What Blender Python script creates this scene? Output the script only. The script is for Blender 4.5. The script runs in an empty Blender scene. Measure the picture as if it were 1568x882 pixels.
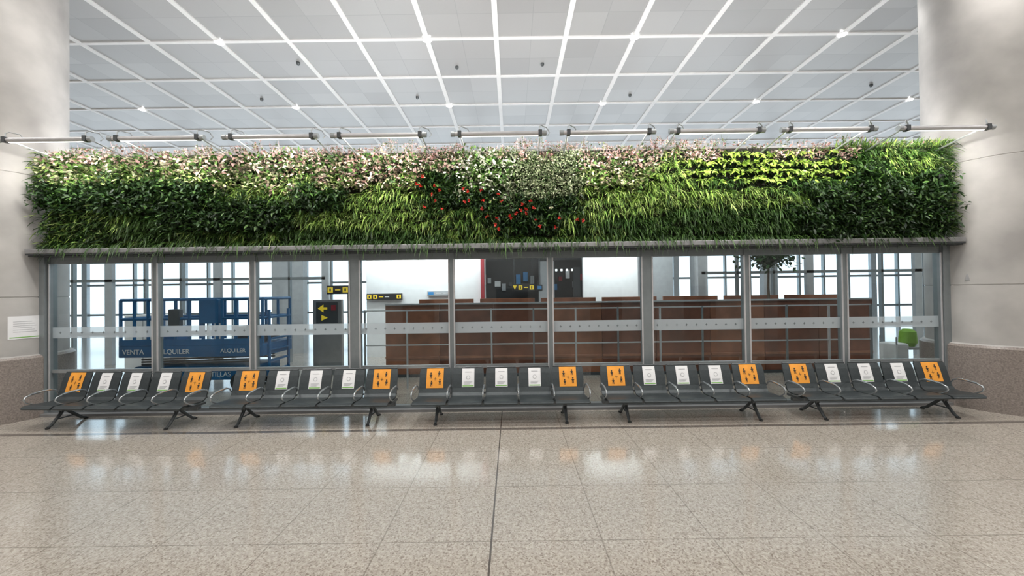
import bpy, math, random
import numpy as np
from mathutils import Vector, Matrix
random.seed(4); rng=np.random.default_rng(7)
S=bpy.context.scene
S.view_settings.view_transform='Standard'
S.view_settings.look='None'
S.view_settings.exposure=0.08
CAMH=2.25
# ------------------------------------------------------------ materials
def newmat(name):
    m=bpy.data.materials.new(name); m.use_nodes=True
    nt=m.node_tree; nt.nodes.clear()
    o=nt.nodes.new('ShaderNodeOutputMaterial')
    return m,nt,o
def mat(name,col,rough=.5,metal=0,var=.08,scale=6,bump=0,emis=None,es=0,spec=.5):
    m,nt,o=newmat(name)
    b=nt.nodes.new('ShaderNodeBsdfPrincipled')
    tc=nt.nodes.new('ShaderNodeTexCoord'); n=nt.nodes.new('ShaderNodeTexNoise')
    n.inputs['Scale'].default_value=scale; n.inputs['Detail'].default_value=4
    nt.links.new(tc.outputs['Object'],n.inputs['Vector'])
    mx=nt.nodes.new('ShaderNodeMix'); mx.data_type='RGBA'
    mx.inputs['A'].default_value=(*[c*(1-var) for c in col],1)
    mx.inputs['B'].default_value=(*[min(1,c*(1+var)) for c in col],1)
    mr=nt.nodes.new('ShaderNodeMapRange'); mr.inputs['From Min'].default_value=.3; mr.inputs['From Max'].default_value=.7
    nt.links.new(n.outputs['Fac'],mr.inputs['Value'])
    nt.links.new(mr.outputs['Result'],mx.inputs['Factor'])
    nt.links.new(mx.outputs['Result'],b.inputs['Base Color'])
    b.inputs['Roughness'].default_value=rough; b.inputs['Metallic'].default_value=metal
    b.inputs['Specular IOR Level'].default_value=spec
    if bump:
        bp=nt.nodes.new('ShaderNodeBump'); bp.inputs['Strength'].default_value=bump; bp.inputs['Distance'].default_value=.02
        nt.links.new(n.outputs['Fac'],bp.inputs['Height']); nt.links.new(bp.outputs['Normal'],b.inputs['Normal'])
    if emis:
        b.inputs['Emission Color'].default_value=(*emis,1); b.inputs['Emission Strength'].default_value=es
    nt.links.new(b.outputs[0],o.inputs[0]); return m
def glassmat(name,tint,base=.06):
    m,nt,o=newmat(name)
    g=nt.nodes.new('ShaderNodeNewGeometry'); d=nt.nodes.new('ShaderNodeVectorMath'); d.operation='DOT_PRODUCT'
    nt.links.new(g.outputs['Incoming'],d.inputs[0]); nt.links.new(g.outputs['Normal'],d.inputs[1])
    def M(op,a,b=None):
        n=nt.nodes.new('ShaderNodeMath'); n.operation=op
        for i,v in enumerate((a,b)):
            if v is None: continue
            if isinstance(v,(int,float)): n.inputs[i].default_value=v
            else: nt.links.new(v,n.inputs[i])
        return n.outputs[0]
    a=M('ABSOLUTE',d.outputs['Value']); s=M('SUBTRACT',1.0,a); p=M('POWER',s,4.5); k=M('MULTIPLY',p,1-base); f=M('ADD',k,base)
    t=nt.nodes.new('ShaderNodeBsdfTransparent'); t.inputs[0].default_value=(*tint,1)
    gl=nt.nodes.new('ShaderNodeBsdfGlossy'); gl.inputs['Roughness'].default_value=.01
    mx=nt.nodes.new('ShaderNodeMixShader')
    nt.links.new(f,mx.inputs[0]); nt.links.new(t.outputs[0],mx.inputs[1]); nt.links.new(gl.outputs[0],mx.inputs[2])
    nt.links.new(mx.outputs[0],o.inputs[0]); return m
def frostmat():
    m,nt,o=newmat('frosted_film')
    t=nt.nodes.new('ShaderNodeBsdfTransparent'); d=nt.nodes.new('ShaderNodeBsdfDiffuse'); d.inputs[0].default_value=(.66,.71,.74,1)
    tl=nt.nodes.new('ShaderNodeBsdfTranslucent'); tl.inputs[0].default_value=(.66,.71,.74,1)
    ad=nt.nodes.new('ShaderNodeMixShader'); mx=nt.nodes.new('ShaderNodeMixShader'); mx.inputs[0].default_value=.76
    nt.links.new(d.outputs[0],ad.inputs[1]); nt.links.new(tl.outputs[0],ad.inputs[2])
    nt.links.new(t.outputs[0],mx.inputs[1]); nt.links.new(ad.outputs[0],mx.inputs[2]); nt.links.new(mx.outputs[0],o.inputs[0]); return m
def tilefloor():
    m,nt,o=newmat('terrazzo_tiles'); L=nt.links.new
    b=nt.nodes.new('ShaderNodeBsdfPrincipled'); tc=nt.nodes.new('ShaderNodeTexCoord')
    v=nt.nodes.new('ShaderNodeTexVoronoi'); v.inputs['Scale'].default_value=80; L(tc.outputs['Object'],v.inputs['Vector'])
    r=nt.nodes.new('ShaderNodeValToRGB'); L(v.outputs['Color'],r.inputs[0])
    e=r.color_ramp.elements; e[0].position=.1; e[0].color=(.28,.235,.20,1); e[1].position=.85; e[1].color=(.57,.525,.465,1)
    x=e.new(.35); x.color=(.43,.39,.34,1)
    n=nt.nodes.new('ShaderNodeTexNoise'); n.inputs['Scale'].default_value=28; n.inputs['Detail'].default_value=6; L(tc.outputs['Object'],n.inputs['Vector'])
    n2=nt.nodes.new('ShaderNodeTexNoise'); n2.inputs['Scale'].default_value=.7; L(tc.outputs['Object'],n2.inputs['Vector'])
    mx=nt.nodes.new('ShaderNodeMix'); mx.data_type='RGBA'; mx.blend_type='MULTIPLY'; mx.inputs['Factor'].default_value=.5
    L(r.outputs[0],mx.inputs['A'])
    rr=nt.nodes.new('ShaderNodeValToRGB'); L(n.outputs['Fac'],rr.inputs[0]); rr.color_ramp.elements[0].position=.35; rr.color_ramp.elements[0].color=(.62,.6,.58,1); rr.color_ramp.elements[1].position=.65
    L(rr.outputs[0],mx.inputs['B'])
    sp=nt.nodes.new('ShaderNodeSeparateXYZ'); L(tc.outputs['Object'],sp.inputs[0])
    def M(op,a,b=None,c=None):
        q=nt.nodes.new('ShaderNodeMath'); q.operation=op
        for i,w in enumerate((a,b,c)):
            if w is None: continue
            if isinstance(w,(int,float)): q.inputs[i].default_value=w
            else: L(w,q.inputs[i])
        return q.outputs[0]
    def joint(axis,off,w):
        f=M('FRACT',M('ADD',sp.outputs[axis],100.5-off)); d=M('ABSOLUTE',M('SUBTRACT',f,.5)); return M('LESS_THAN',d,w)
    j=M('MAXIMUM',joint(0,-.216,.006),joint(1,4.56,.006))
    c1=M('LESS_THAN',M('ABSOLUTE',M('ADD',sp.outputs[0],.216)),.009)
    c2=M('LESS_THAN',M('ABSOLUTE',M('SUBTRACT',sp.outputs[1],6.47)),.05)
    mj=nt.nodes.new('ShaderNodeMix'); mj.data_type='RGBA'; L(M('MULTIPLY',j,.5),mj.inputs['Factor']); L(mx.outputs['Result'],mj.inputs['A']); mj.inputs['B'].default_value=(.14,.12,.1,1)
    mk=nt.nodes.new('ShaderNodeMix'); mk.data_type='RGBA'; L(M('MULTIPLY',M('MAXIMUM',c1,c2),.8),mk.inputs['Factor']); L(mj.outputs['Result'],mk.inputs['A']); mk.inputs['B'].default_value=(.07,.06,.055,1)
    L(mk.outputs['Result'],b.inputs['Base Color'])
    L(M('ADD',M('MULTIPLY',n2.outputs['Fac'],.07),.095),b.inputs['Roughness'])
    b.inputs['Specular IOR Level'].default_value=1.0
    b.inputs['Coat Weight'].default_value=.25; b.inputs['Coat Roughness'].default_value=.09
    L(b.outputs[0],o.inputs[0]); return m
G=1.77
def ceilmat():
    m,nt,o=newmat('ceiling_metal_panels'); L=nt.links.new
    b=nt.nodes.new('ShaderNodeBsdfPrincipled'); tc=nt.nodes.new('ShaderNodeTexCoord')
    mp=nt.nodes.new('ShaderNodeMapping'); L(tc.outputs['Object'],mp.inputs[0]); k=2/G
    mp.inputs['Location'].default_value=(.32*k,-9.95*k,0); mp.inputs['Scale'].default_value=(k,k,0)
    fl=nt.nodes.new('ShaderNodeVectorMath'); fl.operation='FLOOR'; L(mp.outputs[0],fl.inputs[0])
    wn=nt.nodes.new('ShaderNodeTexWhiteNoise'); wn.noise_dimensions='2D'; L(fl.outputs[0],wn.inputs['Vector'])
    fr=nt.nodes.new('ShaderNodeVectorMath'); fr.operation='FRACTION'; L(mp.outputs[0],fr.inputs[0])
    sp=nt.nodes.new('ShaderNodeSeparateXYZ'); L(fr.outputs[0],sp.inputs[0])
    def M(op,a,b=None):
        q=nt.nodes.new('ShaderNodeMath'); q.operation=op
        for i,w in enumerate((a,b)):
            if w is None: continue
            if isinstance(w,(int,float)): q.inputs[i].default_value=w
            else: L(w,q.inputs[i])
        return q.outputs[0]
    ln=M('MAXIMUM',M('LESS_THAN',sp.outputs[0],.02),M('LESS_THAN',sp.outputs[1],.02))
    mx=nt.nodes.new('ShaderNodeMix'); mx.data_type='RGBA'; L(wn.outputs['Value'],mx.inputs['Factor'])
    mx.inputs['A'].default_value=(.41,.41,.41,1); mx.inputs['B'].default_value=(.48,.48,.478,1)
    m2=nt.nodes.new('ShaderNodeMix'); m2.data_type='RGBA'; L(M('MULTIPLY',ln,.3),m2.inputs['Factor']); L(mx.outputs['Result'],m2.inputs['A']); m2.inputs['B'].default_value=(.22,.23,.24,1)
    L(m2.outputs['Result'],b.inputs['Base Color']); b.inputs['Roughness'].default_value=.30; b.inputs['Specular IOR Level'].default_value=.8
    b.inputs['Metallic'].default_value=.1
    L(b.outputs[0],o.inputs[0]); return m
def leafmat():
    m,nt,o=newmat('leaf_foliage'); L=nt.links.new
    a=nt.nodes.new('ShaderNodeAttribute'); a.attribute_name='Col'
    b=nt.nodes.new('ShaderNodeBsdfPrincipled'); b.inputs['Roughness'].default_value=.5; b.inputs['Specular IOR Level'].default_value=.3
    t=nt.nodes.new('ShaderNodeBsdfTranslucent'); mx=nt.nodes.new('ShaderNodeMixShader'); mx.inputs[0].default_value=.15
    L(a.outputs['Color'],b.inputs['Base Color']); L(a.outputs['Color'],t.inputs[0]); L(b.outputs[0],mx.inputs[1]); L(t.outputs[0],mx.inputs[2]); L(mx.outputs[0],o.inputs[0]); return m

M_=dict(
 alu=mat('brushed_aluminium',(.40,.42,.43),.4,.6,.05,10),
 mull=mat('mullion_grey',(.24,.265,.275),.4,.4,.05,8),
 beam=mat('beam_grey_metal',(.27,.27,.275),.4,.4,.08,5),
 lightalu=mat('pale_metal',(.60,.59,.60),.35,.4,.05,8),
 dark=mat('dark_track',(.05,.055,.06),.5),
 seat=mat('bench_graphite',(.045,.054,.058),.38,.35,.12,30,.05),
 leg=mat('bench_leg_metal',(.12,.13,.135),.35,.7),
 arm=mat('armrest_polished',(.46,.49,.51),.25,.8),
 orange=mat('orange_sticker',(.82,.33,.035),.5),
 black=mat('sticker_black',(.02,.018,.015),.5),
 paper=mat('white_paper',(.78,.78,.79),.6,0,.03),
 pgreen=mat('paper_green_strip',(.20,.45,.10),.6),
 pgrey=mat('paper_print',(.42,.42,.44),.6),
 white=mat('white_wall_paint',(.80,.81,.82),.6,0,.03),
 backw=mat('back_wall_paint',(.35,.35,.34),.7,0,.05),
 lgrey=mat('light_grey_paint',(.42,.44,.46),.6,0,.05),
 strip=mat('ceiling_strip_white',(.90,.90,.90),.4,0,.03),
 wood=mat('mahogany_wood',(.17,.060,.034),.4,0,.3,3),
 wood2=mat('mahogany_light',(.26,.10,.052),.4,0,.25,3),
 blue=mat('lift_blue_paint',(.012,.12,.29),.4,0,.1,5),
 red=mat('red_paint',(.30,.02,.03),.5),
 yellow=mat('sign_yellow',(.85,.60,.03),.5,emis=(.85,.6,.03),es=.35),
 bluesign=mat('sign_blue',(.05,.25,.55),.5),
 signblk=mat('sign_black',(.015,.016,.018),.4),
 rubber=mat('rubber',(.03,.03,.03),.8),
 felt=mat('planter_felt',(.020,.017,.012),.95,0,.3,14,.4),
 granite=mat('granite_base',(.24,.205,.185),.35,0,.3,45),
 concrete=mat('column_concrete',(.41,.395,.38),.6,0,.2,1.3,.12),
 hiviz=mat('hi_vis_green',(.22,.45,.04),.6),
 lampw=mat('lamp_diffuser',(.9,.9,.9),.5,emis=(1,.98,.94),es=1.5),
 downl=mat('downlight_lens',(.9,.9,.9),.5,emis=(1,.98,.95),es=12),
 bark=mat('bark',(.10,.07,.045),.9,0,.3,20,.3),
 treeleaf=mat('tree_leaf',(.03,.10,.02),.5),
)
M_['glass']=glassmat('partition_glass',(.72,.82,.84),.085)
M_['frost']=frostmat(); M_['floor']=tilefloor(); M_['ceil']=ceilmat(); M_['leaf']=leafmat()
# ------------------------------------------------------------ mesh builder
class MB:
    def __init__(s): s.v=[];s.f=[];s.m=[];s.s=[];s.mats=[]
    def mi(s,k):
        if k not in s.mats: s.mats.append(k)
        return s.mats.index(k)
    def add(s,vs,fs,k,smooth=False):
        o=len(s.v); s.v+= [tuple(p) for p in vs]; mi=s.mi(k)
        for f in fs: s.f.append([i+o for i in f]); s.m.append(mi); s.s.append(smooth)
    def box(s,x0,x1,y0,y1,z0,z1,k):
        vs=[(x,y,z) for x in(x0,x1) for y in(y0,y1) for z in(z0,z1)]
        s.add(vs,[(0,1,3,2),(4,6,7,5),(0,4,5,1),(2,3,7,6),(0,2,6,4),(1,5,7,3)],k)
    def bbox(s,x0,x1,y0,y1,z0,z1,k,b=.01):
        import bmesh
        bm=bmesh.new(); bmesh.ops.create_cube(bm,size=1)
        for v in bm.verts: v.co=Vector(((x0+x1)/2+v.co.x*(x1-x0),(y0+y1)/2+v.co.y*(y1-y0),(z0+z1)/2+v.co.z*(z1-z0)))
        bmesh.ops.bevel(bm,geom=bm.edges[:],offset=b,segments=2,affect='EDGES',profile=.5)
        bm.verts.index_update(); s.add([v.co[:] for v in bm.verts],[[v.index for v in f.verts] for f in bm.faces],k); bm.free()
    def tube(s,path,r,k,n=10,cap=True):
        P=[Vector(p) for p in path]; rings=[]
        ref=None
        for i,p in enumerate(P):
            t=(P[min(i+1,len(P)-1)]-P[max(i-1,0)]).normalized()
            if ref is None:
                ref=Vector((0,0,1)) if abs(t.z)<.9 else Vector((1,0,0))
            a=t.cross(ref).normalized(); b=a.cross(t).normalized(); ref=b
            rr=r[i] if isinstance(r,(list,tuple)) else r
            rings.append([p+a*math.cos(2*math.pi*j/n)*rr+b*math.sin(2*math.pi*j/n)*rr for j in range(n)])
        vs=[q[:] for R in rings for q in R]; fs=[]
        for i in range(len(P)-1):
            for j in range(n): fs.append((i*n+j,i*n+(j+1)%n,(i+1)*n+(j+1)%n,(i+1)*n+j))
        s.add(vs,fs,k,True)
        if cap:
            s.add([q[:] for q in rings[0]],[tuple(range(n))],k); s.add([q[:] for q in rings[-1]],[tuple(range(n))],k)
    def lathe(s,cx,cy,prof,k,n=64,ks=None):
        for i in range(len(prof)-1):
            (r0,z0),(r1,z1)=prof[i],prof[i+1]; vs=[];fs=[]
            for j in range(n):
                a=2*math.pi*j/n; vs+= [(cx+r0*math.cos(a),cy+r0*math.sin(a),z0),(cx+r1*math.cos(a),cy+r1*math.sin(a),z1)]
            for j in range(n): q=(j+1)%n; fs.append((2*j,2*q,2*q+1,2*j+1))
            s.add(vs,fs,ks[i] if ks else k,True)
    def mesh(s,name):
        me=bpy.data.meshes.new(name); me.from_pydata(s.v,[],s.f)
        for k in s.mats: me.materials.append(M_[k])
        me.polygons.foreach_set('material_index',s.m); me.polygons.foreach_set('use_smooth',s.s); me.update(); return me
    def obj(s,name,loc=(0,0,0),rot=0,parent=None):
        o=bpy.data.objects.new(name,s.mesh(name)); o.location=loc; o.rotation_euler=(0,0,rot)
        S.collection.objects.link(o)
        if parent: o.parent=parent
        return o
def empty(name,loc=(0,0,0)):
    e=bpy.data.objects.new(name,None); e.location=loc; S.collection.objects.link(e); return e
# ------------------------------------------------------------ shell
X=32; Y0=-12; Y1=24; H=8.75
b=MB(); b.box(-X,X,Y0,Y1,-.2,0,'floor'); b.obj('floor')
b=MB(); b.box(-X,X,Y0,Y1,H,H+.2,'ceil')
x=-.32-G*17
while x<X: b.box(x-.062,x+.062,Y0,Y1,H-.03,H,'strip'); x+=G
y=9.95-G*12
while y<Y1: b.box(-X,X,y-.045,y+.045,H-.027,H,'strip'); y+=G
b.obj('ceiling')
b=MB(); b.box(-X-.2,-X,Y0,Y1,0,H,'white'); b.obj('wall_left')
b=MB(); b.box(X,X+.2,Y0,Y1,0,H,'white'); b.obj('wall_right')
b=MB(); b.box(-X,X,Y0-.2,Y0,0,H,'backw')
for i in range(9): xx=-26+i*6.5; b.box(xx-1.1,xx+1.1,Y0,Y0+.03,0,2.5,'dark'); b.box(xx-1.2,xx+1.2,Y0,Y0+.05,2.5,2.6,'alu')
b.obj('wall_back')
b=MB()
i=0; xx=-X
while xx<=X:
    w=.16 if i%4==0 else .05; b.box(xx-w,xx+w,Y1-.2,Y1,0,H,'lgrey' if i%4==0 else 'mull'); xx+=1.5; i+=1
for zz in(.0,1.1,2.9,4.6,6.6,8.5): b.box(-X,X,Y1-.16,Y1-.02,zz,zz+.12,'mull')
b.obj('wall_front_glazed_facade')
# ------------------------------------------------------------ columns
def column(cx,cy,name):
    b=MB(); r=.94
    prof=[(1.03,0),(1.03,1.13),(.99,1.17),(r,1.19),(r,2.255),(r-.012,2.26),(r-.012,2.275),(r,2.28),(r,4.55),(r-.01,4.555),(r-.01,4.57),(r,4.575),(r,H-.05)]
    b.lathe(cx,cy,prof,'concrete',96,['granite','granite']+['concrete']*10)
    return b.obj(name)
column(9.33,7.58,'column'); column(-9.97,7.58,'column')
def notice(cx,cy,r,a0,a1,z0,z1,name):
    b=MB(); n=8
    def patch(a0,a1,z0,z1,rr,k):
        vs=[];fs=[]
        for i in range(n+1):
            a=math.radians(a0+(a1-a0)*i/n)
            for z in (z0,z1): vs.append((cx+rr*math.sin(a),cy-rr*math.cos(a),z))
        for i in range(n): fs.append((2*i,2*i+2,2*i+3,2*i+1))
        b.add(vs,fs,k,True)
    patch(a0,a1,z0,z1,r+.006,'paper'); h=z1-z0; w=a1-a0
    patch(a0+w*.05,a1-w*.05,z0+h*.05,z0+h*.09,r+.008,'pgreen')
    for i in range(6): patch(a0+w*.15,a1-w*(.12+.08*(i%3)),z0+h*(.3+.09*i),z0+h*(.3+.09*i)+.008,r+.008,'pgrey')
    b.obj(name)
notice(-9.97,7.58,.94,60,85,1.50,1.92,'paper_notice')
notice(-9.97,7.58,.94,24,45,1.50,1.92,'paper_notice')
# ------------------------------------------------------------ glazed partition
WY=7.6
MX=[-8.95,-6.87,-4.99,-3.03,-1.165,.735,2.6,4.52,6.4,8.3]
for i in range(9):
    x0,x1=MX[i],MX[i+1]; e=empty('window_%d'%(i+1),((x0+x1)/2,WY,0))
    w=(x1-x0)/2; f=MB(); t0=.10 if i in(3,6) else .05; t1=.10 if i in(2,5) else .05
    f.box(-w,-w+t0,-.06,.06,0,3.02,'mull'); f.box(w-t1,w,-.06,.06,0,3.02,'mull')
    f.box(-w,w,-.05,.05,0,.1,'mull'); f.box(-w,w,-.045,.045,2.90,3.02,'mull'); f.box(-w+t0,w-t1,-.03,.03,.80,.86,'alu')
    f.box(-w+t0-.012,-w+t0+.012,-.075,-.06,.1,2.9,'lightalu') ; f.box(w-t1-.012,w-t1+.012,-.075,-.06,.1,2.9,'lightalu')
    f.obj('frame',parent=e)
    g=MB(); g.add([(-w,0,.1),(w,0,.1),(w,0,2.92),(-w,0,2.92)],[(0,1,2,3)],'glass'); g.obj('glass_pane',parent=e)
    h=MB(); h.add([(-w+t0,-.01,1.47),(w-t1,-.01,1.47),(w-t1,-.01,1.68),(-w+t0,-.01,1.68)],[(0,1,2,3)],'frost')
    for j in range(9):
        cx=-w+.2+j*(2*w-.4)/8
        h.box(cx-.022,cx+.022,-.014,-.011,1.567,1.577,'mull'); h.box(cx-.005,cx+.005,-.014,-.011,1.55,1.595,'mull')
    h.obj('frosted_band',parent=e)
b=MB(); b.bbox(-9.02,8.42,7.24,7.72,3.07,3.16,'beam',.012); b.box(-9.02,8.42,7.30,7.70,3.02,3.07,'dark'); b.box(-9.02,8.42,7.255,7.3,3.045,3.07,'dark'); b.obj('trim_1')
b=MB(); b.box(-9.12,-8.93,7.48,7.7,0,3.05,'mull'); b.box(8.27,8.42,7.5,7.7,0,3.05,'mull'); b.obj('trim_2')
b=MB(); b.box(-8.95,8.35,7.42,7.54,0,.05,'beam'); b.obj('trim_3')
b=MB()
b.add([(8.42,7.28,2.35),(8.56,7.1,2.35),(8.72,7.0,3.42),(8.6,7.2,3.42),(8.46,7.34,2.35),(8.60,7.16,2.35),(8.76,7.06,3.42),(8.64,7.26,3.42)],[(0,1,2,3),(4,7,6,5),(0,3,7,4),(1,5,6,2),(0,4,5,1),(3,2,6,7)],'beam')
b.obj('metal_wall_bracket_panel')
b=MB(); b.add([(8.95,6.55,3.0),(9.25,6.50,2.75),(9.25,6.50,3.42),(8.97,6.55,3.42),(8.95,6.62,3.0),(9.25,6.58,2.75),(9.25,6.58,3.42),(8.97,6.62,3.42)],[(0,1,2,3),(4,7,6,5),(0,3,7,4),(1,5,6,2),(0,4,5,1),(3,2,6,7)],'beam')
b.obj('metal_wall_bracket_panel')
# ------------------------------------------------------------ living wall
b=MB(); b.box(-8.85,8.22,7.5,7.72,3.16,4.95,'felt')
b.obj('planter_backing')
backing=bpy.data.objects['planter_backing']
PAL=dict(
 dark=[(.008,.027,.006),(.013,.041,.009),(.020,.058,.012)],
 mid=[(.030,.082,.013),(.052,.12,.020),(.075,.16,.028),(.024,.065,.011)],
 light=[(.19,.32,.05),(.28,.42,.08),(.13,.24,.038),(.42,.52,.18)],
 yel=[(.32,.46,.07),(.40,.53,.12),(.22,.35,.05)],
 var=[(.56,.51,.36),(.56,.35,.33),(.08,.17,.035),(.12,.22,.05),(.56,.41,.38),(.60,.59,.44),(.05,.12,.025),(.42,.25,.22)],
 cream=[(.54,.60,.28),(.36,.46,.14),(.12,.22,.045),(.62,.64,.40),(.07,.15,.025),(.52,.42,.34),(.14,.26,.05)],
 pink=[(.58,.34,.33),(.60,.44,.41),(.34,.18,.15),(.12,.16,.05),(.08,.13,.03),(.50,.43,.37)],
 silver=[(.24,.30,.16),(.33,.37,.22),(.42,.44,.30),(.12,.17,.07)],
 white=[(.62,.62,.52),(.64,.58,.52),(.08,.16,.03),(.13,.22,.06),(.05,.11,.02),(.46,.48,.36),(.10,.2,.04)],
 redf=[(.45,.02,.015),(.55,.035,.02)])
def zone(px,y):
    px+=random.gauss(0,9); y+=random.gauss(0,3.2)
    if y<238:
        if px<1110: return 'pink' if not(190<px<225 and y<240) else 'lgrass'
        if px<1310: return 'pink' if y<231 else 'roset'
        return 'lgrass' if random.random()<.35 else 'grass'
    if y<285:
        if px<330: return 'cream' if 258<y<278 else ('varieg' if y<278 else 'bush')
        if px<640: return 'varieg' if y<268 else random.choice(['cream','varieg','cream','lgrass'])
        if px<700: return 'varieg' if y<262 else 'red'
        if px<790: return 'white'
        if px<895: return 'silver'
        if px<1000: return 'cream' if y>255 else 'varieg'
        if px<1060: return 'lgrass'
        if px<1310: return 'roset' if y<276 else 'grass'
        if px<1370: return 'bush' if y>252 else 'grass'
        return ('lgrass' if random.random()<.4 else 'grass') if y<264 else ('grass' if y<272 else 'bush')
    if y<320:
        if px<330: return 'bush'
        if px<450 and y<302: return 'lgrass'
        if px<530: return 'bush'
        if px<650: return 'lgrass'
        if px<890:
            if px>790 and y<300: return 'silver'
            return 'white' if (690<px<790 and y<293) else 'red'
        if px<1040: return 'lgrass'
        if px<1240: return 'lgrass' if y<306 else 'grass'
        return 'bush'
    if px<160: return 'fern'
    if px<450: return 'bush' if (y<346 and px>240) else ('grass' if random.random()<.8 else 'lgrass')
    if px<650: return 'lgrass' if y<345 else 'grass'
    if px<740: return 'lgrass' if random.random()<.4 else 'grass'
    if px<880 and y<350: return 'red'
    if px<960: return 'lgrass' if random.random()<.45 else 'grass'
    if px<1240: return 'grass'
    return 'bush' if random.random()<.7 else 'grass'
LB=[];LD=[];LL=[];LW=[];LR=[];LC=[]
def leaf(p,d,L,W,dr,c):
    LB.append(p);LD.append(d);LL.append(L);LW.append(W);LR.append(dr);LC.append(c)
U=random.uniform; Gs=random.gauss
def col(pal,v=.25):
    c=random.choice(PAL[pal]); k=1+U(-v,v); return (c[0]*k,c[1]*k,c[2]*k)
def plant(x,z,ty,edge=0):
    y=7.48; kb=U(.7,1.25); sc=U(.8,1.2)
    if z<4.0: kb*=.82  # lower plants coloured darker, painting in the lamp light's falloff
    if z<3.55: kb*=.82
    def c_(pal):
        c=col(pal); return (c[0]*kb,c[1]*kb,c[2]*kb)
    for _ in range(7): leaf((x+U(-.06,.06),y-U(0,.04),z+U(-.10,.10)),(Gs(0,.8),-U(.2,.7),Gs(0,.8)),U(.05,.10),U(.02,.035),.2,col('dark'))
    if z<3.36:
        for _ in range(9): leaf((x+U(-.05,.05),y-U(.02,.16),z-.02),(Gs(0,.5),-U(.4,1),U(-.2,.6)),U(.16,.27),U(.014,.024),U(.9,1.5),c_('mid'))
    if ty in('grass','lgrass'):
        pal='mid' if ty=='grass' else 'light'
        for _ in range(30):
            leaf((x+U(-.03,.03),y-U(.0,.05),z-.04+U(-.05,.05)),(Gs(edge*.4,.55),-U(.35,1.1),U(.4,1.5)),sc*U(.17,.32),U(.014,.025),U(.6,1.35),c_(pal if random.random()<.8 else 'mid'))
    elif ty=='fern':
        for _ in range(44):
            leaf((x+U(-.05,.05),y-U(0,.14),z+U(-.06,.07)),(Gs(0,.7),-U(.3,1),Gs(.1,.5)),U(.08,.16),U(.014,.026),U(.2,.7),c_(random.choice(['mid','mid','light','dark'])))
    elif ty=='bush':
        for _ in range(60):
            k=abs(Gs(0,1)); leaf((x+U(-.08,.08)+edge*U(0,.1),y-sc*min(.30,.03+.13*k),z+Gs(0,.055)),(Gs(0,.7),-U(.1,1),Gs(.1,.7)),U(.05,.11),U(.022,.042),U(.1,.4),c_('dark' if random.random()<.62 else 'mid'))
    elif ty in('varieg','cream','white','silver'):
        pal={'varieg':'var','cream':'cream','white':'white','silver':'silver'}[ty]
        n,l,w=(46,.080,.042) if ty!='silver' else (80,.045,.022)
        for _ in range(n):
            k=abs(Gs(0,1)); leaf((x+U(-.07,.07)+edge*U(0,.1),y-sc*min(.26,.04+.09*k),z+Gs(0,.055)),(Gs(0,.7),-U(.2,1),Gs(.25,.6)),U(.7,1.3)*l,U(.8,1.2)*w,U(.1,.4),c_(pal) if random.random()<.9 else c_('mid'))
    elif ty=='pink':
        for _ in range(50):
            k=abs(Gs(0,1)); leaf((x+U(-.08,.08)+edge*U(0,.1),y-sc*min(.24,.02+.09*k),z+Gs(0,.06)),(Gs(0,.7),-U(.1,1),Gs(.35,.6)),U(.045,.085),U(.02,.036),U(.1,.3),c_('pink') if random.random()<.78 else c_('var'))
    elif ty=='roset':
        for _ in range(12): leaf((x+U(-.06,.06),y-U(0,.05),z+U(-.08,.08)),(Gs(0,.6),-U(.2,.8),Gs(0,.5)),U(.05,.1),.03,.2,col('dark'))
        for _ in range(11):
            a=U(0,2*math.pi); leaf((x+U(-.03,.03),y-U(.07,.13),z+U(-.02,.03)),(math.cos(a)*.9,-U(.1,.8),math.sin(a)*.5+.05),U(.055,.10),U(.03,.048),.35,c_('yel'))
    elif ty=='red':
        for _ in range(55):
            k=abs(Gs(0,1)); leaf((x+U(-.08,.08),y-min(.22,.03+.09*k),z+Gs(0,.06)),(Gs(0,.7),-U(.1,1),Gs(.1,.7)),U(.05,.11),U(.02,.035),U(.1,.4),c_('dark') if random.random()<.6 else c_('mid'))
        if random.random()<.34:
            fx,fz=x+U(-.05,.05),z+U(-.05,.05); pal='redf' if random.random()<.82 else 'cream'
            for _ in range(10):
                a=U(0,6.28); leaf((fx,y-.27,fz),(math.cos(a),-U(.1,.9),math.sin(a)),U(.025,.05),.025,.1,col(pal))
rowz=3.26; ri=0
while rowz<4.97:
    x=-8.80+(ri%2)*.05
    while x<8.2:
        px=785+82.2*x; yy=447-82.2*(rowz-2.25)-.0131*(px-785)
        edge=-1 if x<-8.68 else (1 if x>8.05 else 0)
        plant(x+U(-.02,.02),rowz+U(-.035,.035)+(.025*math.sin(x*1.7+ri) if ri else 0),zone(px,yy),edge)
        x+=.092
    rowz+=.172; ri+=1
for _ in range(1000):
    x=U(-8.8,8.15)
    if x<4.0 or random.random()<.4:
        h=U(.02,.2)*(0.6+.4*math.sin(x*2.3)+.3*math.sin(x*5.1)); bx,by=x,U(7.3,7.5)
        leaf((bx,by,4.91),(Gs(0,.25),Gs(-.1,.2),1),h+.10,.006,.0,col('pink'))
        for k in range(4): leaf((bx+U(-.03,.03),by,4.95+h*U(.3,1)),(Gs(0,.8),Gs(-.3,.6),U(-.2,.8)),U(.03,.055),.022,.1,col('pink'))
for _ in range(600):
    x=U(6.2,8.25); leaf((x,U(7.3,7.5),4.88),(Gs(.1,.35),Gs(-.2,.3),1),U(.12,.3),.014,U(.2,.6),col('light' if random.random()<.5 else 'mid'))
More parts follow.
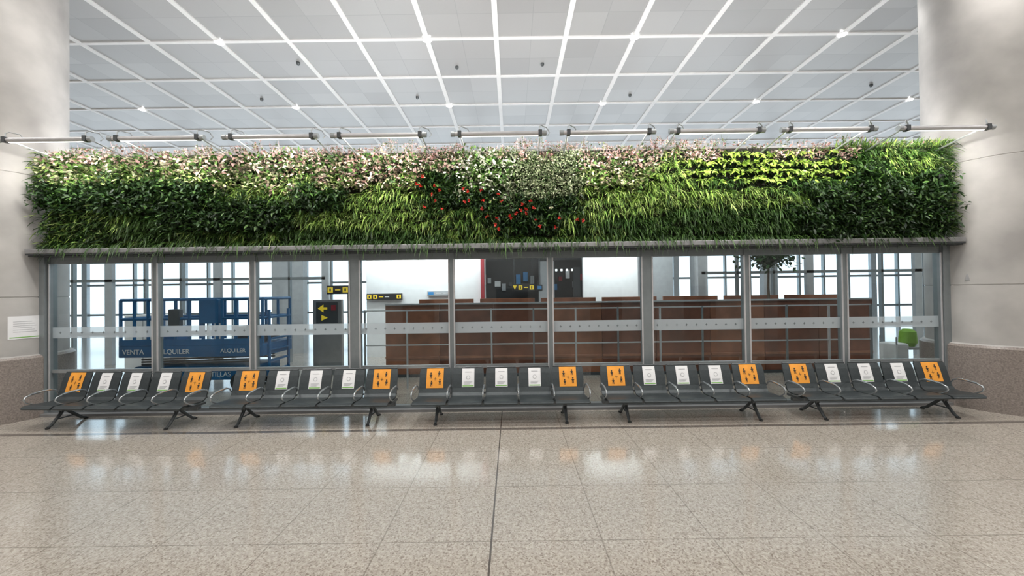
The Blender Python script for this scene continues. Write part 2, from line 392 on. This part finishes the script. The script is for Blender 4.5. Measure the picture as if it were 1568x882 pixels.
for sx,n in((-8.85,260),(8.22,420)):
    for _ in range(n):
        z=U(3.3,5.0); s=-1 if sx<0 else 1
        if s<0 and z<4.1 and random.random()<.8: continue
        leaf((sx,U(7.3,7.5),z),(s*U(.4,1),-U(0,.6),U(-.1,.8)),U(.1,.26),U(.012,.025),U(.3,.9),col('light' if random.random()<.3 else 'mid'))
Bv=np.array(LB);D=np.array(LD);D/=np.linalg.norm(D,axis=1,keepdims=True);L_=np.array(LL)[:,None];W_=np.array(LW)[:,None];R_=np.array(LR)[:,None];C_=np.array(LC)
N=len(Bv); rv=rng.normal(size=(N,3)); side=np.cross(D,rv*.45+np.array([0,-.4,.8])); side/=np.linalg.norm(side,axis=1,keepdims=True)
verts=np.zeros((N,8,3)); 
for i,(t,w) in enumerate(((0,.35),(.35,1),(.72,.8),(1,.08))):
    c=Bv+D*L_*t+np.array([0,0,-1])*R_*L_*t*t
    verts[:,2*i]=c-side*W_*w/2; verts[:,2*i+1]=c+side*W_*w/2
idx=np.array([[0,1,3,2],[2,3,5,4],[4,5,7,6]]); faces=(np.arange(N)[:,None,None]*8+idx[None]).reshape(-1,4)
me=bpy.data.meshes.new('living_green_wall'); nv=N*8; nf=len(faces)
me.vertices.add(nv); me.vertices.foreach_set('co',verts.reshape(-1)); me.loops.add(nf*4); me.loops.foreach_set('vertex_index',faces.reshape(-1).astype(np.int32))
me.polygons.add(nf); me.polygons.foreach_set('loop_start',np.arange(nf,dtype=np.int32)*4)
me.update(calc_edges=True)
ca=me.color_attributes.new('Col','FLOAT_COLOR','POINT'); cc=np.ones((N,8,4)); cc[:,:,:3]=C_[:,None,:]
cc[:,0:2,:3]*=.45  # leaf bases darkened: shade deep in the planting, put into the colour
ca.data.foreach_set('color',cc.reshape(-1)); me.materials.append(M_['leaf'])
gw=bpy.data.objects.new('living_green_wall',me); S.collection.objects.link(gw)
backing.parent=gw
# ------------------------------------------------------------ linear lamps above green wall
lx=[-7.87,-5.98,-4.05,-2.22,-.19,1.65,3.5,5.39,7.37]
for cx in lx:
    b=MB(); L=.74
    b.tube([(-L,0,0),(-L*.5,0,0),(L*.5,0,0),(L,0,0)],.036,'lightalu',16)
    b.tube([(-L-.07,0,0),(-L,0,0)],.044,'alu',14); b.tube([(L,0,0),(L+.07,0,0)],.044,'alu',14)
    b.box(-L+.06,L-.06,.010,.030,-.042,-.02,'lampw')
    for sx in(-.66,.70):
        b.tube([(sx,0,.02),(sx-.01,0,.11),(sx+.02,.03,.145),(sx+.12,.1,.13),(sx+.17,.12,.05),(sx+.14,.1,.0)],.009,'alu',8)
        b.tube([(sx,0,.02),(sx+.01,.45,-.04),(sx+.03,.95,-.12)],.014,'alu',8)
        b.box(sx-.03,sx+.03,-.045,.045,-.045,.045,'dark')
    o=b.obj('linear_lamp',(cx,6.6,4.93))
    la=bpy.data.lights.new('lamp_glow','AREA'); la.shape='RECTANGLE'; la.size=1.3; la.size_y=.03; la.energy=36; la.color=(1,.97,.92)
    lo=bpy.data.objects.new('lamp_glow',la); S.collection.objects.link(lo); lo.parent=o; lo.location=(0,.06,-.03)
    lo.rotation_euler=Vector((0,-.85,.5)).to_track_quat('Z','Y').to_euler()
b=MB(); b.box(-8.6,8.0,7.6,7.72,4.95,4.99,'beam'); b.box(-8.6,8.0,7.6,7.612,4.99,5.03,'beam'); cu=b.obj('added_uplight_housing')  # hidden uplights and their housing, added to brighten the ceiling
for i in range(4):
    la=bpy.data.lights.new('ceiling_fill_light','AREA'); la.shape='RECTANGLE'; la.size=4.1; la.size_y=.07; la.energy=(140,210,210,150)[i]; la.color=(1,.99,.97)
    lo=bpy.data.objects.new('ceiling_fill_light',la); S.collection.objects.link(lo); lo.parent=cu; lo.location=(-6.55+4.15*i,7.67,5.0)
    lo.rotation_euler=Vector((0,-.88,-.48)).to_track_quat('Z','Y').to_euler()
# ------------------------------------------------------------ ceiling downlights
for i in range(-3,5):
    for j in range(-5,2):
        X_=-2.09+5.31*i; Y_=9.95+3.54*j
        b=MB(); b.lathe(0,0,[(.13,0),(.13,-.008),(.105,-.012),(.103,-.004)],'strip',24)
        b.lathe(0,0,[(.103,-.004),(.0001,-.004)],'downl',24)
        o=b.obj('ceiling_downlight',(X_,Y_,H-.03))
        la=bpy.data.lights.new('downlight_beam','AREA'); la.shape='DISK'; la.size=.2; la.energy=82 if Y_<8 else 50; la.color=(1,.97,.93)
        lo=bpy.data.objects.new('downlight_beam',la); S.collection.objects.link(lo); lo.parent=o; lo.location=(0,0,-.014)
for (X_,Y_) in((-3.05,12.9),(-1.5,11.2),(.95,11.1),(4.0,12.95),(11.6,12.5),(-5.9,10.9),(-8.2,12.9)):
    b=MB(); b.lathe(0,0,[(.05,0),(.05,-.04),(.03,-.08),(.0001,-.085)],'leg',16); b.obj('smoke_detector',(X_,Y_,H))
# ------------------------------------------------------------ benches
def bench_mesh():
    b=MB(); p=.606; n=5
    prof=[(-.400,.352),(-.415,.375),(-.405,.398),(-.36,.412),(-.2,.404),(-.02,.392),(.05,.402),(.095,.445),(.125,.52),(.165,.66),(.20,.77),(.232,.852),(.240,.868)]
    th=.022
    for i in range(n):
        cx=(i-2)*p; w=.284
        P=[Vector((0,a,c)) for a,c in prof]; inner=[];outer=[]
        for j,q in enumerate(P):
            t=(P[min(j+1,len(P)-1)]-P[max(j-1,0)]).normalized(); nn=Vector((0,t.z,-t.y))
            inner.append(q); outer.append(q+nn*th)
        vs=[];fs=[];m=len(P)
        def wd(j): return w-(.03 if j==m-1 else .010 if j==m-2 else .012 if j==0 else 0)
        for lst in(inner,outer):
            for j,q in enumerate(lst):
                vs+= [(cx-wd(j),q.y,q.z),(cx+wd(j),q.y,q.z)]
        for j in range(m-1):
            a=2*j; o=2*m
            fs+= [(a,a+1,a+3,a+2),(o+a,o+a+2,o+a+3,o+a+1),(a,a+2,o+a+2,o+a),(a+1,o+a+1,o+a+3,a+3)]
        fs+= [(0,2*m,2*m+1,1),(2*m-2,2*m-1,4*m-1,4*m-2)]
        b.add(vs,fs,'seat',False)
        b.tube([(cx-w+.02,.245,.868),(cx+w-.02,.245,.868)],.014,'leg',8)
        b.tube([(cx-w+.01,-.402,.370),(cx+w-.01,-.402,.370)],.020,'seat',10)
        def ptf(u,v,off):
            for j in range(8,len(prof)-1):
                if prof[j][1]<=v<=prof[j+1][1]: break
            t=(v-prof[j][1])/(prof[j+1][1]-prof[j][1]); y=prof[j][0]+t*(prof[j+1][0]-prof[j][0])
            return (cx+u,y-off,v)
        def patch(u0,u1,v0,v1,k,off):
            nv=6; vs=[];fs=[]
            for q in range(nv+1):
                v=v0+(v1-v0)*q/nv; vs+= [ptf(u0,v,off),ptf(u1,v,off)]
            for q in range(nv): fs.append((2*q,2*q+1,2*q+3,2*q+2))
            b.add(vs,fs,k)
        def disc(u,v,r,k,off):
            vs=[ptf(u+r*math.cos(a*math.pi/5),v+r*math.sin(a*math.pi/5),off) for a in range(10)]; b.add(vs,[tuple(range(10))],k)
        if i in(0,4):
            patch(-.155,.155,.525,.858,'orange',.006)
            for (u,v,s) in((-.075,.735,1),(.075,.765,.9),(-.06,.60,.9),(.09,.625,1)):
                disc(u,v+.045*s,.014*s,'black',.009); patch(u-.014,u+.014,v-.015,v+.026,'black',.009); patch(u-.026,u+.026,v+.008,v+.018,'black',.0095)
                patch(u-.016,u-.006,v-.045,v-.015,'black',.009); patch(u+.006,u+.016,v-.045,v-.015,'black',.009)
            patch(-.02,.03,.68,.686,'black',.009); patch(.0,.006,.655,.71,'black',.009)
        else:
            patch(-.112,.112,.535,.850,'paper',.006); patch(-.10,.10,.548,.565,'pgreen',.009)
            disc(0,.70,.035,'pgrey',.009); disc(0,.70,.026,'paper',.011)
            for q in range(3): patch(-.075,.075-.02*q,.62-.018*q,.627-.018*q,'pgrey',.009)
            patch(-.06,.06,.79,.80,'pgrey',.009)
    for i in range(n+1):
        x=(i-2.5)*p
        path=[(x,.14,.50),(x,.10,.565),(x,.03,.59),(x,-.12,.585),(x,-.27,.570),(x,-.34,.545),(x,-.36,.505),(x,-.33,.455),(x,-.27,.42),(x,-.20,.385)]
        b.tube(path,.013,'arm',8)
        b.tube([(x,.02,.598),(x,-.12,.594),(x,-.27,.578)],[.015,.018,.015],'arm',8)
        b.box(x-.014,x+.014,-.34,.06,.335,.372,'leg')
    b.bbox(-1.53,1.53,-.11,-.03,.265,.335,'leg',.012)
    b.box(-1.50,1.50,.10,.13,.42,.45,'leg')
    for x in(-1.12,1.12):
        b.tube([(x,-.07,.30),(x,-.13,.2),(x,-.26,.045),(x,-.31,.022)],[.032,.028,.024,.02],'leg',10)
        b.tube([(x,-.07,.30),(x,.02,.2),(x,.20,.045),(x,.27,.022)],[.032,.028,.024,.02],'leg',10)
        b.tube([(x,-.2,.13),(x,.1,.13)],.012,'leg',8)
        for y in(-.31,.27): b.tube([(x,y,0),(x,y,.022)],.032,'rubber',12)
        b.box(x-.03,x+.03,-.13,-.01,.24,.36,'leg')
    return b.mesh('airport_bench')
bm_=bench_mesh()
for x,y,r in((-.215,7.0,0),(-3.61,7.0,0),(3.09,7.0,0),(6.44,7.0,0),(-6.92,7.0,-3)):
    o=bpy.data.objects.new('airport_bench',bm_); o.location=(x,y,0); o.rotation_euler=(0,0,math.radians(r)); S.collection.objects.link(o)
    if r: o.scale=(.95,1,1)
# ------------------------------------------------------------ behind the glass
b=MB()
for i in range(9):
    x0=-3.4+i*1.45
    b.bbox(x0,x0+1.44,10.5,10.56,.06,1.93,'wood' if i%3 else 'wood2',.004); b.bbox(x0,x0+1.42,10.47,10.5,.5,.56,'wood2',.004); b.bbox(x0,x0+1.42,10.47,10.5,1.2,1.24,'wood2',.004)
    b.box(x0,x0+1.42,10.58,11.2,1.02,1.08,'wood2'); b.box(x0+1.39,x0+1.42,10.56,11.2,0,1.02,'wood')
b.box(-3.4,9.65,10.46,10.6,1.93,1.97,'lgrey'); b.box(-3.4,9.65,10.48,10.6,0,.08,'dark'); b.obj('wooden_gate_counter')
b=MB()
for i in range(7):
    x0=-2.9+i*1.9; b.bbox(x0,x0+1.7,12.2,12.26,0,2.05,'wood2',.006); b.box(x0,x0+1.7,12.26,12.9,1.0,1.06,'wood')
b.obj('wooden_gate_counter')
b=MB(); y=9.3
xs=[-3.5+i*1.0 for i in range(13)]
for i,x in enumerate(xs): b.box(x-.018,x+.018,y-.02,y+.02,0,1.86,'lightalu' if i%2 else 'mull')
for z in(1.84,1.02): b.box(xs[0]-.02,xs[-1]+.02,y-.015,y+.015,z-.012,z+.016,'lightalu')
b.obj('steel_railing')
def wall_fill(par,x0,x1,y,e):  # unseen lamp with invented housing, added to brighten a white wall
    b=MB(); b.box(x0,x1,y-1.3,y-1.2,4.35,4.42,'beam')
    for x in(x0+.2,x1-.2): b.tube([(x,y-1.25,4.38),(x,y,4.25)],.02,'leg',8)
    o=b.obj('added_wall_fill_lamp',parent=par)
    la=bpy.data.lights.new('wall_fill_beam','AREA'); la.shape='RECTANGLE'; la.size=x1-x0; la.size_y=.06; la.energy=e
    lo=bpy.data.objects.new('wall_fill_beam',la); S.collection.objects.link(lo); lo.parent=o; lo.location=((x0+x1)/2,y-1.2,4.33)
    lo.rotation_euler=Vector((0,-.7,.7)).to_track_quat('Z','Y').to_euler()
b=MB(); b.box(-5.2,-.95,14,14.2,0,4.3,'white'); b.box(-2.2,-2.1,13.95,14,0,4.3,'lgrey'); o=b.obj('white_partition_wall'); wall_fill(o,-5.1,-1.2,14,125)
b=MB(); b.box(2.55,4.5,14,14.2,0,4.3,'white'); b.box(4.5,6.0,14.6,14.8,0,4.3,'lgrey'); o=b.obj('white_partition_wall'); wall_fill(o,2.6,4.4,14,75)
b=MB(); b.box(-1.1,-.98,13.8,13.98,0,4.3,'red'); b.obj('red_pillar')
b=MB(); b.box(-4,6,19,19.2,0,4.6,'signblk'); b.box(-4,6,15,19,4.5,4.6,'dark')
for i in range(16):
    x0=-1.5+i*.34; zz=U(2.3,2.9); b.box(x0,x0+U(.12,.28),18.7,18.98,zz,zz+U(.1,.5),random.choice(['white','lgrey','wood2','lgrey','bluesign','dark','red']))
for i in range(6): b.tube([(1.6+.25*i,18.5,3.2),(1.6+.25*i,18.5,3.3)],.05,'lampw',8)
b.box(1.2,1.9,17.5,17.6,0,3.6,'lgrey'); b.box(2.7,3.0,17.2,17.3,2.0,3.3,'dark')
shop=b.obj('shop_front')
b=MB(); b.box(-9.2,-8.0,15,15.3,0,4.2,'lgrey'); b.box(7.0,7.5,15,15.4,0,4.5,'lgrey'); b.box(10.3,10.6,16,16.3,0,6.6,'lgrey'); b.obj('concrete_pier')
for nm,xa,xb in(('glazed_screen',-17,-6.2),('glazed_screen',6.3,17)):
    b=MB(); x=xa; i=0
    while x<=xb: w=.12 if i%3==0 else .035; b.box(x-w,x+w,13,13.12,0,4.2,'lgrey' if i%3==0 else 'mull'); x+=1.2; i+=1
    for z in(1.0,2.75,4.1): b.box(xa,xb,13,13.1,z,z+.09,'mull')
    b.obj(nm)
def hsign(name,x0,x1,y,z0,z1,chars,pole='hang',base='signblk'):
    b=MB(); b.bbox(x0,x1,y,y+.12,z0,z1,base,.01)
    if pole=='hang':
        for x in(x0+.1,x1-.1): b.tube([(x,y+.06,z1-.02),(x,y+.06,4.5)],.012,'leg',6)
    if pole=='post': b.tube([(x1-.08,y+.16,0),(x1-.08,y+.16,z1)],.035,'leg',10)
    h=z1-z0; w=x1-x0; n=len(chars)
    for i,c in enumerate(chars):
        if c==' ': continue
        a=x0+w*(i+.15)/n; d=x0+w*(i+.85)/n; z=z0+h*.2; zz=z1-h*.2
        if c=='v': b.add([(a,y-.004,zz),((a+d)/2,y-.004,z),(d,y-.004,zz)],[(0,1,2)],'yellow')
        elif c=='b': b.box(a,d,y-.006,y,z,zz,'bluesign')
        elif c=='-': b.box(a,d,y-.006,y,(z+zz)/2-h*.06,(z+zz)/2+h*.06,'yellow')
        elif c=='w': b.box(a,d,y-.006,y,(z+zz)/2-h*.06,(z+zz)/2+h*.06,'paper')
        else:
            b.box(a,d,y-.006,y,z,zz,'yellow'); b.box(a+(d-a)*.35,d-(d-a)*.35,y-.009,y-.006,z+h*.12,zz-h*.12,'signblk')
    o=b.obj(name)
    if pole=='hang': o.parent=shop
    return o
hsign('hanging_direction_sign',0,1.0,17.4,2.28,2.6,'vo-o')
hsign('hanging_direction_sign',1.1,1.35,17.4,2.3,2.55,'b')
hsign('post_direction_sign',-5.35,-4.7,11.3,2.25,2.5,'o-o','post')
hsign('wall_direction_sign',-5.15,-3.9,13.85,2.02,2.25,'oo-w o','wall')
hsign('wall_direction_sign',-3.0,-2.2,13.85,2.15,2.32,'bww','wall','lgrey')
b=MB(); b.bbox(-5.55,-4.75,10.9,11.05,0,2.1,'beam',.02); b.box(-5.45,-4.85,10.89,10.9,1.45,2.03,'dark')
b.add([(-5.4,10.88,1.86),(-5.24,10.88,1.97),(-5.24,10.88,1.75)],[(0,1,2)],'yellow'); b.box(-5.24,-5.14,10.88,10.89,1.83,1.89,'yellow'); b.box(-5.03,-4.9,10.88,10.89,1.8,1.95,'red'); b.add([(-5.3,10.88,1.68),(-5.12,10.88,1.6),(-5.3,10.88,1.52)],[(0,1,2)],'yellow')
b.obj('information_totem')
def lift():
    b=MB()
    b.bbox(.25,3.15,.1,1.1,.25,.58,'blue',.03)
    for x in(.55,2.85):
        for y in(.08,1.12): b.tube([(x,y-.1,.22),(x,y+.1,.22)],.22,'rubber',20); b.tube([(x,y-.11,.22),(x,y+.11,.22)],.10,'lgrey',14)
    for k in range(3):
        z=.60+k*.06
        for y in(.2,1.0): b.add([(.35,y,z),(3.05,y,z+.05),(3.05,y,z+.09),(.35,y,z+.04),(.35,y+.04,z),(3.05,y+.04,z+.05),(3.05,y+.04,z+.09),(.35,y+.04,z+.04)],[(0,1,2,3),(4,7,6,5),(0,4,5,1),(3,2,6,7),(0,3,7,4),(1,5,6,2)],'leg')
    b.bbox(0,3.4,0,1.2,.82,1.10,'blue',.015)
    b.box(.02,3.38,-.01,0,1.10,1.24,'blue')
    def rail(x0,x1,y,n):
        for i in range(n+1):
            x=x0+(x1-x0)*i/n; b.tube([(x,y,1.12),(x,y,2.17)],.034,'blue',8)
        for z in(2.17,1.72): b.tube([(x0,y,z),(x1,y,z)],.034,'blue',8)
    for y in(.03,1.17): rail(.03,2.3,y,7); rail(2.42,3.37,y,3)
    for x in(.03,3.37):
        for z in(2.17,1.72): b.tube([(x,.03,z),(x,1.17,z)],.034,'blue',8)
    b.bbox(1.9,2.35,-.02,.12,1.6,2.17,'blue',.02); b.bbox(1.2,1.45,-.04,.1,1.55,1.95,'leg',.02)
    b.bbox(.3,.9,.5,1.0,1.14,1.5,'blue',.03); b.bbox(2.5,3.2,.4,1.0,1.14,1.5,'leg',.03)
    b.tube([(3.42,.2,.3),(3.42,.2,1.9)],.035,'blue',8); b.tube([(3.42,1.0,.3),(3.42,1.0,1.9)],.035,'blue',8)
    for i in range(6): b.box(3.38,3.46,.2,1.0,.4+i*.26,.44+i*.26,'blue')
    o=b.obj('scissor_lift',(-9.25,9.2,0))
    for t,x,z,s in(('ALQUILER',.95,.90,.16),('VENTA',.1,.90,.16),('ALQUILER',.5,.34,.16),('CARRETILLAS',1.6,.34,.16),('ALQUILER',2.4,.92,.13)):
        c=bpy.data.curves.new('lettering','FONT'); c.body=t; c.size=s; c.extrude=.003; c.materials.append(M_['paper'])
        q=bpy.data.objects.new('lettering',c); S.collection.objects.link(q); q.parent=o; q.location=(x,-.006 if z>.5 else .094,z); q.rotation_euler=(math.pi/2,0,0)
lift()
b=MB(); b.bbox(-10.5,-9.45,10.6,11.3,0,1.75,'white',.02); b.box(-10.0,-9.98,10.59,10.6,.1,1.7,'lgrey'); b.box(-9.95,-9.9,10.57,10.6,.9,1.1,'leg'); b.obj('white_cabinet')
b=MB(); b.lathe(0,0,[(.22,0),(.32,.6),(.34,.62),(.30,.6),(.28,.5),(.0001,.5)],'lgrey',24)
b.tube([(0,0,.5),(.03,.02,1.4),(-.02,0,2.3),(.02,0,3.2)],[.05,.045,.035,.02],'bark',8)
for i in range(1500):
    a=U(0,6.28); r=min(.9,abs(Gs(0,.42))); c=Vector((r*math.cos(a),r*math.sin(a),3.24+Gs(0,.15))); d=Vector((Gs(0,1),Gs(0,1),Gs(0,.6))).normalized(); s=d.cross(Vector((0,0,1))).normalized()*.035
    b.add([c-s,c+d*.09-s*1.2,c+d*.18,c+d*.09+s*1.2,c+s],[(0,1,2,3,4)],'treeleaf')
b.obj('potted_tree',(7.7,11.75,0))
b=MB(); b.bbox(-.35,.35,-.25,.25,.15,.22,'white',.01)
for x in(-.3,.3):
    for y in(-.2,.2): b.tube([(x,y-.02,.07),(x,y+.02,.07)],.07,'rubber',12); b.tube([(x,y,.2),(x,y,1.1)],.015,'alu',8)
b.bbox(-.33,-.02,-.22,.22,.22,.95,'white',.04); b.bbox(.0,.33,-.2,.2,.8,.86,'lgrey',.01)
b.lathe(.16,0,[(.12,.86),(.17,.95),(.16,1.08),(.15,1.2),(.09,1.26),(.03,1.24),(.0001,1.24)],'hiviz',9)
b.obj('cleaning_cart',(9.1,9.2,0))
# ------------------------------------------------------------ world + portals
w=bpy.data.worlds.new('sky'); S.world=w; w.use_nodes=True; nt=w.node_tree; bg=nt.nodes['Background']
tc=nt.nodes.new('ShaderNodeTexCoord'); sp=nt.nodes.new('ShaderNodeSeparateXYZ'); r=nt.nodes.new('ShaderNodeValToRGB')
nt.links.new(tc.outputs['Generated'],sp.inputs[0]); nt.links.new(sp.outputs[2],r.inputs[0]); nt.links.new(r.outputs[0],bg.inputs[0])
r.color_ramp.elements[0].color=(.78,.87,.94,1); r.color_ramp.elements[1].color=(.6,.76,.96,1); r.color_ramp.elements[1].position=.7
bg.inputs[1].default_value=2.5
def portal(loc,rx,sx,sy):
    la=bpy.data.lights.new('daylight_portal','AREA'); la.shape='RECTANGLE'; la.size=sx; la.size_y=sy; la.cycles.is_portal=True
    o=bpy.data.objects.new('daylight_portal',la); S.collection.objects.link(o); o.location=loc; o.rotation_euler=(rx,0,0)
portal((0,Y1+.1,4.4),-math.pi/2,64,8.7)
# ------------------------------------------------------------ camera
cam=bpy.data.cameras.new('camera'); cam.sensor_width=36; cam.lens=600/1568*36; cam.clip_start=.05
co=bpy.data.objects.new('camera',cam); S.collection.objects.link(co)
co.matrix_world=Matrix.Translation((0,0,CAMH))@Matrix.Rotation(math.radians(90.573),4,'X')@Matrix.Rotation(math.radians(-.75),4,'Z')
S.camera=co
print('leaves',N)
